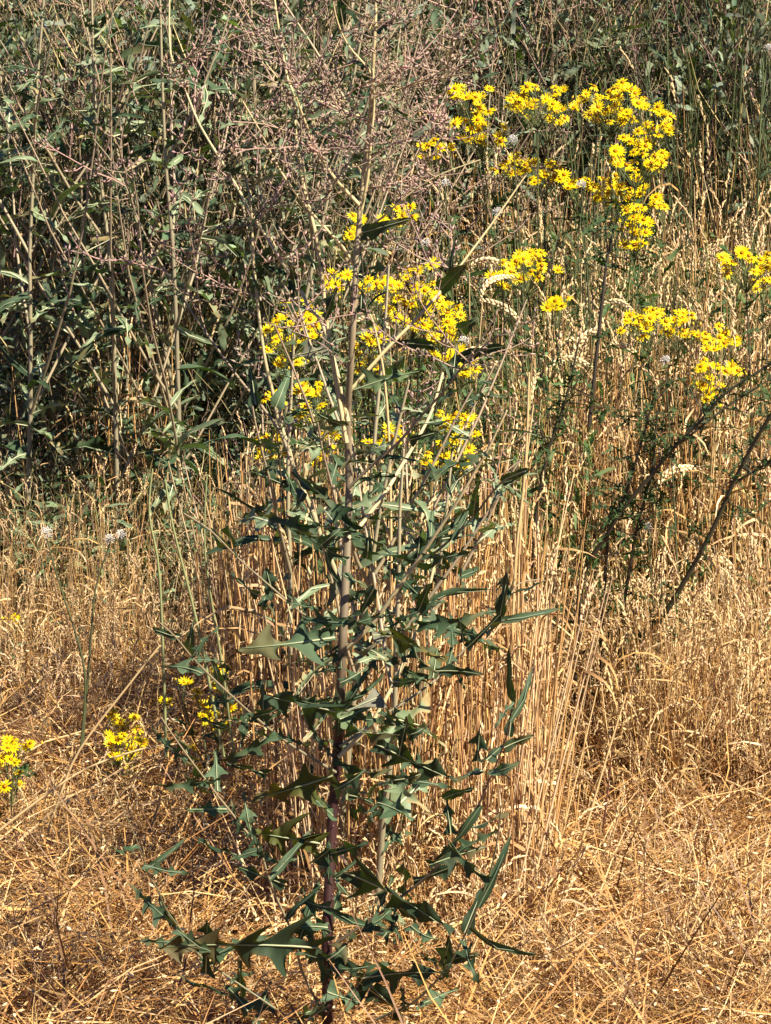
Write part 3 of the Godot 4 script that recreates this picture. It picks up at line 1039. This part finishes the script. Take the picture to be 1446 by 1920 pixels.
func ragworts() -> void:
	var dark := Color(0.045, 0.04, 0.022)
	var green := Color(0.10, 0.11, 0.045)
	var far := [
		[885, 183, 42, 20, 12], [905, 240, 45, 28, 15], [1008, 185, 50, 24, 17], [1028, 214, 32, 20, 8], [1145, 190, 60, 32, 30], [1212, 232, 42, 35, 19], [1190, 298, 52, 22, 17], [960, 300, 38, 20, 9],
		[1022, 318, 48, 22, 10], [1086, 338, 30, 18, 7], [1178, 362, 56, 32, 23], [1190, 420, 32, 36, 15], [1245, 374, 15, 18, 4], [818, 285, 28, 22, 7],
	]
	ragwort("largest ragwort, its wide yellow mass of flowers highest in the upper right", at(1150, 960, -7.05) * Vector3(1, 0, 1), -7.0, far.filter(func(c): return c[0] > 1050), green, 8)
	ragwort("looser ragwort touching the left side of the largest yellow mass", at(1010, 960, -7.15) * Vector3(1, 0, 1), -7.1, far.filter(func(c): return c[0] <= 1050), green, 8)
	ragwort("ragwort with a round yellow cluster left of the pale lettuce stem", at(575, 1100, -5.5) * Vector3(1, 0, 1), -5.4, [[545, 606, 42, 38, 22], [540, 662, 34, 22, 9], [592, 752, 38, 28, 9], [510, 832, 30, 24, 9], [602, 852, 28, 18, 5], [600, 806, 38, 18, 4], [518, 750, 16, 14, 3]], dark, 4)
	ragwort("ragwort blooming just right of the lettuce stem in mid picture", at(745, 1150, -5.6) * Vector3(1, 0, 1), -5.5, [[676, 412, 26, 14, 4], [745, 405, 38, 20, 8], [650, 448, 14, 10, 2], [638, 526, 28, 18, 6], [708, 545, 36, 34, 13], [792, 528, 32, 34, 15], [772, 585, 32, 22, 10], [830, 602, 36, 30, 16], [835, 645, 28, 26, 10], [690, 690, 26, 32, 10], [692, 640, 28, 18, 5], [885, 685, 22, 18, 5], [720, 815, 34, 18, 7]], dark, 4)
	ragwort("low ragwort cluster under a dark leaf, right of the stem", at(835, 1150, -5.35) * Vector3(1, 0, 1), -5.2, [[864, 805, 26, 28, 12], [845, 850, 38, 22, 12], [824, 779, 12, 6, 1], [806, 866, 14, 9, 2]], green, 4)
	ragwort("ragwort with small arched flower group left of the dark right-hand weed", at(1085, 1150, -6.3) * Vector3(1, 0, 1), -6.2, [[990, 498, 52, 22, 17], [1042, 566, 20, 20, 7], [952, 520, 28, 14, 6]], dark, 4)
	ragwort("ragwort bowing its yellow flowers over the straw at middle right", at(1190, 1150, -6.2) * Vector3(1, 0, 1), -6.05, [[1218, 604, 56, 24, 17], [1272, 608, 34, 20, 9], [1346, 640, 34, 24, 11], [1330, 672, 24, 16, 5], [1370, 686, 14, 14, 3], [1326, 720, 26, 28, 10], [1340, 757, 9, 14, 2]], dark, 4)
	ragwort("ragwort at the right edge of the photo, flowers half cut off", at(1420, 1150, -6.2) * Vector3(1, 0, 1), -6.1, [[1400, 494, 46, 22, 17], [1432, 522, 20, 18, 5]], dark, 4)
	ragwort("short ragwort with a drooping yellow spike on the flattened grass at left", at(215, 1480, -5.5) * Vector3(1, 0, 1), -5.42, [[232, 1340, 20, 14, 5], [225, 1386, 38, 28, 11], [240, 1420, 20, 14, 4]], green, 3)
	ragwort("short ragwort cut by the left edge of the photo", at(20, 1560, -5.25) * Vector3(1, 0, 1), -5.2, [[36, 1384, 28, 14, 5], [22, 1440, 18, 36, 8]], green, 3)
	ragwort("small ragwort with one large flower beside the lower left lettuce branch", at(325, 1560, -5.6) * Vector3(1, 0, 1), -5.55, [[310, 1318, 8, 14, 2]], green, 2)
	ragwort("small orange-yellow ragwort half hidden behind the lower left lettuce branches", at(400, 1520, -5.5) * Vector3(1, 0, 1), -5.4, [[422, 1262, 22, 14, 5], [345, 1276, 14, 10, 2], [412, 1338, 28, 22, 8], [380, 1300, 40, 20, 4], [370, 1420, 12, 20, 3]], green, 3)
	ragwort("tiny far ragwort with two flowers on the left grass", at(255, 1320, -6.3) * Vector3(1, 0, 1), -6.25, [[260, 1204, 9, 6, 3]], green, 1)
	ragwort("tiny far ragwort at the very left edge of the grass", at(15, 1320, -6.4) * Vector3(1, 0, 1), -6.35, [[5, 1160, 6, 6, 2], [32, 1158, 5, 5, 1]], green, 1)


# ------------------------------------------------------------------ the dark-stemmed weed at the right
func dark_weed() -> void:
	var z := -5.6
	var foot := at(1130, 1440, z)
	foot.y = 0
	var t := thing("dark_stemmed_weed", "leaning weed with thick dark stems and tiny green leaves, in the right-hand straw", "wild plant", foot)
	var u := px_at(z)
	var st := [
		[6.5, 3.2, 0.15, [1165, 1290], [1198, 1220], [1228, 1180], [1278, 1100], [1333, 1000], [1378, 900], [1423, 815], [1470, 740]],
		[3.0, 2.0, 0.1, [1378, 905], [1420, 880], [1470, 850]],
		[5.5, 2.2, 0.1, [1080, 1230], [1093, 1080], [1138, 1005], [1163, 960], [1223, 890], [1263, 840], [1323, 780], [1363, 735], [1470, 668]],
		[2.5, 1.5, 0.0, [1278, 830], [1360, 765], [1470, 695]],
		[3.5, 1.8, 0.05, [1140, 1005], [1153, 980], [1188, 880], [1223, 755], [1229, 728]],
		[4.0, 1.8, 0.05, [1150, 1260], [1173, 1115], [1193, 1000], [1208, 940], [1223, 880], [1233, 770]],
		[4.0, 1.8, 0.0, [1000, 1050], [1023, 870], [1043, 805], [1068, 725], [1085, 640]],
		[4.0, 2.0, -0.05, [1105, 800], [1130, 560], [1140, 480], [1160, 400]],
	]
	for d in st:
		var q := PackedVector3Array([foot])
		for i in range(3, d.size()):
			q.append(at(d[i][0], d[i][1], z + d[2] * (i - 2) / 6.0))
		if d[3][1] < 1000:                     # side shoots spring from the stems, not from the ground
			q.remove_at(0)
		else:
			q[0] = Vector3(lerpf(foot.x, q[1].x, 0.75) - 0.02, 0, z)
		var l := spline(q, 3)
		var b := mb(foot)
		b.tube(l, d[0] * u, d[1] * u, 7, Color(0.040, 0.030, 0.020), Color(0.055, 0.05, 0.03), 0.2)
		part("stem", b.commit(), M.stem, t)
		for k in int(l.size() * 0.8):                # side shoots with their own small leaves
			var j := 2 + rng.randi() % (l.size() - 3)
			var e := (rdir() + Vector3(0.2, 0.5, 0)).normalized()
			var q1 := l[j] + e * R(0.03, 0.07)
			var q2 := q1 + (e + rdir() * 0.5).normalized() * R(0.02, 0.06)
			var sh := mb(foot)
			sh.tube(PackedVector3Array([l[j], q1, q2]), 0.0014, 0.0007, 3, Color(0.05, 0.045, 0.025), Color(0.07, 0.08, 0.03))
			part("shoot", sh.commit(), M.stem, t)
			for m in 3:
				part("leaf", lib.fern[rng.randi() % 3], [M.leaf, M.leaf_dark][m % 2], t, place(rdir() + e * 0.6, Vector3.UP + rdir() * 0.6, R(0.02, 0.05), l[j].lerp(q2, R(0.4, 1.0)) - foot))
		for k in int(l.size() * 1.4):
			var j := 2 + rng.randi() % (l.size() - 3)
			part("leaf", lib.fern[rng.randi() % 3], [M.leaf, M.leaf_dark][k % 2], t, place(rdir() + Vector3.UP * 0.2, Vector3.UP + rdir() * 0.6, R(0.02, 0.06), l[j] - foot))


# ------------------------------------------------------------------ wheat
func wheat() -> void:
	var spots := [
		[1040, 1075, 0, "bent among the small green weeds right of the lettuce"],
		[872, 1085, 0, "behind the right-hand lettuce branches, upper of a close pair"],
		[895, 1130, 0, "behind the right-hand lettuce branches, lower of a close pair"],
		[1100, 770, 1, "left of and below the bowing ragwort"],
		[935, 980, 2, "broad and pale, touching the tall golden pair of stalks"],
		[1275, 900, 0, "above the thick dark weed stem, right of its neighbour"],
		[1236, 922, 2, "above the thick dark weed stem, left of its neighbour"],
		[1415, 1030, 0, "near the right edge, below the thick dark stem"],
		[1108, 985, 0, "beside the forked thin dark stems"],
		[1140, 820, 1, "between two thin dark stems under the bowing ragwort"],
		[1080, 690, 1, "directly below the small arched ragwort, right of two"],
		[960, 690, 2, "at the tip of the longest right-hand lettuce leaf"],
		[1200, 690, 1, "under the left end of the bowing ragwort"],
		[1320, 910, 0, "crossing the thick dark stem near the right edge"],
		[1380, 1090, 1, "lowest near the right edge, below the dark stem"],
		[1430, 950, 0, "at the very right edge, beside the dark stem"],
		[1030, 690, 1, "directly below the small arched ragwort, left of two"],
		[1060, 640, 2, "just under the small arched ragwort's lowest flowers"],
		[980, 610, 0, "left of the small arched ragwort's lowest flowers"],
		[905, 560, 2, "right of the mid-picture ragwort, lower of two"],
		[880, 510, 2, "right of the mid-picture ragwort, upper of two"],
		[1125, 575, 1, "between the arched ragwort and the bowing ragwort"],
		[1000, 800, 0, "right of the low ragwort under the dark leaf"],
		[850, 700, 1, "just above the low ragwort under the dark leaf"],
		[1310, 1000, 1, "just right of the thick dark stem at mid height"],
		[1180, 1040, 0, "just left of the thick dark stem, low down"],
		[240, 665, 0, "in the straw gap of the left thicket, upper of two"],
		[255, 720, 1, "in the straw gap of the left thicket, lower of two"],
		[730, 620, 1, "among yellow flowers right beside the pale lettuce stem"],
		[1250, 1090, 2, "hanging over the thick dark stem's foot"],
	]
	var protos := []
	for i in 3:
		protos.append(null)
	for s in spots:
		var px: float = s[0]
		var py: float = s[1]
		var z := R(-6.6, -5.9) if px > 500 else -7.0
		var h := at(px, py, z)
		var foot := Vector3(h.x + R(-0.05, 0.05), 0, z + R(-0.05, 0.05))
		var lab: String = "wheat stalk with cream ear " + s[3]
		var t := thing("wheat_stalk", lab, "wheat", foot, "ripe wheat stalks")
		var l := spline(PackedVector3Array([foot, foot.lerp(h, 0.5) + Vector3(R(-0.02, 0.02), 0, 0), h]), 4)
		var b := mb(foot)
		b.tube(l, 0.0018, 0.0012, 5, STRAW, tone(Color(0.62, 0.46, 0.24), 0.1), 0.12)
		part("stem", b.commit(), M.straw, t)
		var turn := Basis(Vector3.UP, R(-0.6, 0.6) + (PI if R(0, 1) < 0.35 else 0.0)).rotated(Vector3(0, 0, 1), R(-1.0, 1.0))
		part("ear", lib.ear[s[2]], M.straw, t, Transform3D(turn.scaled(Vector3.ONE * R(0.95, 1.3)), h - foot))
		var c := mb(foot)
		var q := l[4 + rng.randi() % 3]
		var d := (rdir() * Vector3(1, 0, 0.4) + Vector3.UP * 0.8).normalized()
		var bl := PackedVector3Array([q])
		for k in 5:
			d = (d + Vector3.DOWN * 0.35 + rdir() * 0.1).normalized()
			q += d * 0.026
			bl.append(q)
		c.strip(bl, 0.004, Vector3(0.3, 0.2, 1), Color(0.66, 0.50, 0.28), Color(0.6, 0.42, 0.2))
		part("leaf", c.commit(), M.straw, t)


# ------------------------------------------------------------------ single stalks that stand out
func stalk(called: String, label: String, category: String, z: float, r0: float, r1: float, c0: Color, c1: Color, pts: Array, group := "") -> Node3D:
	var q := PackedVector3Array()
	for p in pts:
		q.append(at(p[0], p[1], z))
	var foot := q[0]
	foot.y = 0
	var t := thing(called, label, category, foot, group)
	var u := px_at(z)
	var b := mb(foot)
	b.tube(spline(q, 4), r0 * u, r1 * u, 6, c0, c1, 0.12)
	part("stem", b.commit(), M.straw, t)
	return t


func seed_head(t: Node3D, p: Vector3, rad: float) -> void:
	var b := mb(t.position)
	for i in 46:
		var d := (rdir() + Vector3.UP * 0.5).normalized()
		var e := p + d * rad * R(0.7, 1.0)
		b.tube(PackedVector3Array([p, e]), 0.0003, 0.0003, 3, Color(0.7, 0.66, 0.6), Color(0.8, 0.78, 0.74))
		b.blob(e, d, rad * 0.3, rad * 0.10, Color(0.80, 0.77, 0.73))
	part("seed_head", b.commit(), M.fluff, t)


func loose_stalks() -> void:
	var pg := Color(0.25, 0.27, 0.12)
	stalk("green_stalk", "pale green smooth stalk left of the lettuce, leftmost of three", "plant stalk", -5.0, 3.0, 1.6, pg, pg * 1.2, [[312, 1420], [300, 1090], [280, 965], [286, 880]], "pale green stalks")
	stalk("green_stalk", "pale green slanting stalk left of the lettuce, middle one of three", "plant stalk", -5.0, 3.2, 1.8, pg, pg * 1.2, [[420, 1420], [370, 1170], [325, 990], [310, 900]], "pale green stalks")
	stalk("green_stalk", "pale green upright stalk left of the lettuce, rightmost of three", "plant stalk", -5.1, 2.6, 1.5, pg, pg * 1.2, [[440, 1420], [415, 1235], [385, 1040], [388, 890]], "pale green stalks")
	var straw := Color(0.66, 0.47, 0.23)
	stalk("fallen_stalk", "long pale dry stalk lying across the left grass, lower of two", "grass stalk", -4.9, 3.0, 1.5, straw, straw, [[-30, 1580], [80, 1495], [165, 1440], [265, 1405], [330, 1395]])
	stalk("fallen_stalk", "long pale dry stalk leaning steeply across the left grass, upper of two", "grass stalk", -5.0, 3.0, 1.8, straw, straw, [[90, 1560], [110, 1500], [150, 1405], [245, 1280], [300, 1210]])
	stalk("dry_stalk", "tall golden dry stalk right of the lettuce, thicker of a close pair", "grass stalk", -4.9, 3.5, 2.2, straw * 0.85, straw, [[945, 1700], [958, 1280], [967, 1050], [985, 880], [992, 700]])
	stalk("dry_stalk", "tall golden dry stalk right of the lettuce, thinner of a close pair", "grass stalk", -4.95, 2.5, 1.5, straw * 0.8, straw, [[960, 1700], [970, 1200], [978, 960], [1000, 760]])
	stalk("dry_stalk", "long thin dry stalk leaning right across the lower right grass", "grass stalk", -4.8, 3.0, 1.6, straw, straw, [[1030, 1830], [1075, 1640], [1120, 1480], [1150, 1380], [1175, 1300]])
	stalk("dry_stalk", "fine straight dry stalk behind the lower right grass, parallel to a longer one", "grass stalk", -4.9, 2.4, 1.4, straw, straw, [[1035, 1640], [1060, 1540], [1090, 1420], [1120, 1290]])
	stalk("dry_stalk", "golden stalk crossing the yellow flowers right of the pale stem", "grass stalk", -4.9, 3.0, 1.8, straw, straw, [[735, 1300], [732, 900], [722, 720], [704, 620], [694, 590]])
	stalk("dry_stalk", "dry stalk lying level across the lower right grass", "grass stalk", -4.7, 2.4, 1.4, straw, straw, [[1000, 1790], [1100, 1785], [1210, 1750], [1330, 1700], [1460, 1660]])
	var red := Color(0.10, 0.04, 0.03)
	var rs := [[95, 1860, 72, 1740, 100, 1560], [165, 1800, 160, 1700, 150, 1540], [255, 1870, 250, 1790, 262, 1700], [430, 1780, 440, 1690, 470, 1580], [40, 1720, 36, 1640, 30, 1560], [1130, 1560, 1140, 1480, 1148, 1400], [1310, 1700, 1300, 1610, 1315, 1520], [985, 1660, 990, 1560, 996, 1480]]
	var where := ["left edge, beside the lowest flowers", "left grass, below the drooping ragwort", "left grass, nearest the bottom edge", "grass between two lower left lettuce branches", "very left edge of the grass", "grass below the dark weed's foot", "lower right grass, far from any green", "grass just right of the lettuce leaves"]
	for i in rs.size():
		var r: Array = rs[i]
		stalk("dead_stem", "thin dark red dead stem in the " + where[i], "plant stalk", -4.9, 2.2, 1.0, red, red * 1.6, [[r[0], r[1]], [r[2], r[3]], [r[4], r[5]]], "dark dead stems")
	# weeds with white fluffy heads
	var g := Color(0.09, 0.10, 0.045)
	var w := stalk("fluffy_weed", "dark thin weed with white fluffy heads on the left grass", "wild plant", -5.3, 2.6, 1.4, g, g, [[152, 1400], [160, 1290], [150, 1215], [110, 1090], [88, 1010]])
	seed_head(w, at(88, 1000, -5.3), 0.010)
	var w2 := stalk("fluffy_weed", "upright thin weed with a white fluffy pair of heads, below the thicket", "wild plant", -5.4, 2.4, 1.4, g, g, [[155, 1400], [172, 1180], [180, 1100], [208, 1015]])
	seed_head(w2, at(206, 1012, -5.4), 0.009)
	seed_head(w2, at(226, 1003, -5.4), 0.008)
	var fl := [[15, 255, -7.0, "far upper left edge of the thicket"], [835, 345, -6.0, "gap left of the largest ragwort"], [798, 456, -6.0, "space above the middle ragwort flowers"], [1090, 346, -6.4, "middle of the largest ragwort"], [962, 262, -6.4, "upper left gap of the largest ragwort"], [932, 398, -6.2, "dry stalks under the largest ragwort"], [1215, 990, -5.6, "straw beside the dark weed"], [1247, 676, -5.9, "straw under the bowing ragwort"], [1440, 90, -7.5, "top right corner"], [870, 640, -5.6, "flowers right of the stem"]]
	for f in fl:
		var h := at(f[0], f[1], f[2])
		var s := stalk("fluffy_weed", "thin weed with one white fluffy head in the " + f[3], "wild plant", f[2], 2.0, 1.2, g, g, [[f[0] + 25, f[1] + 420], [f[0] + 12, f[1] + 180], [f[0], f[1] + 8]])
		seed_head(s, h, 0.009)
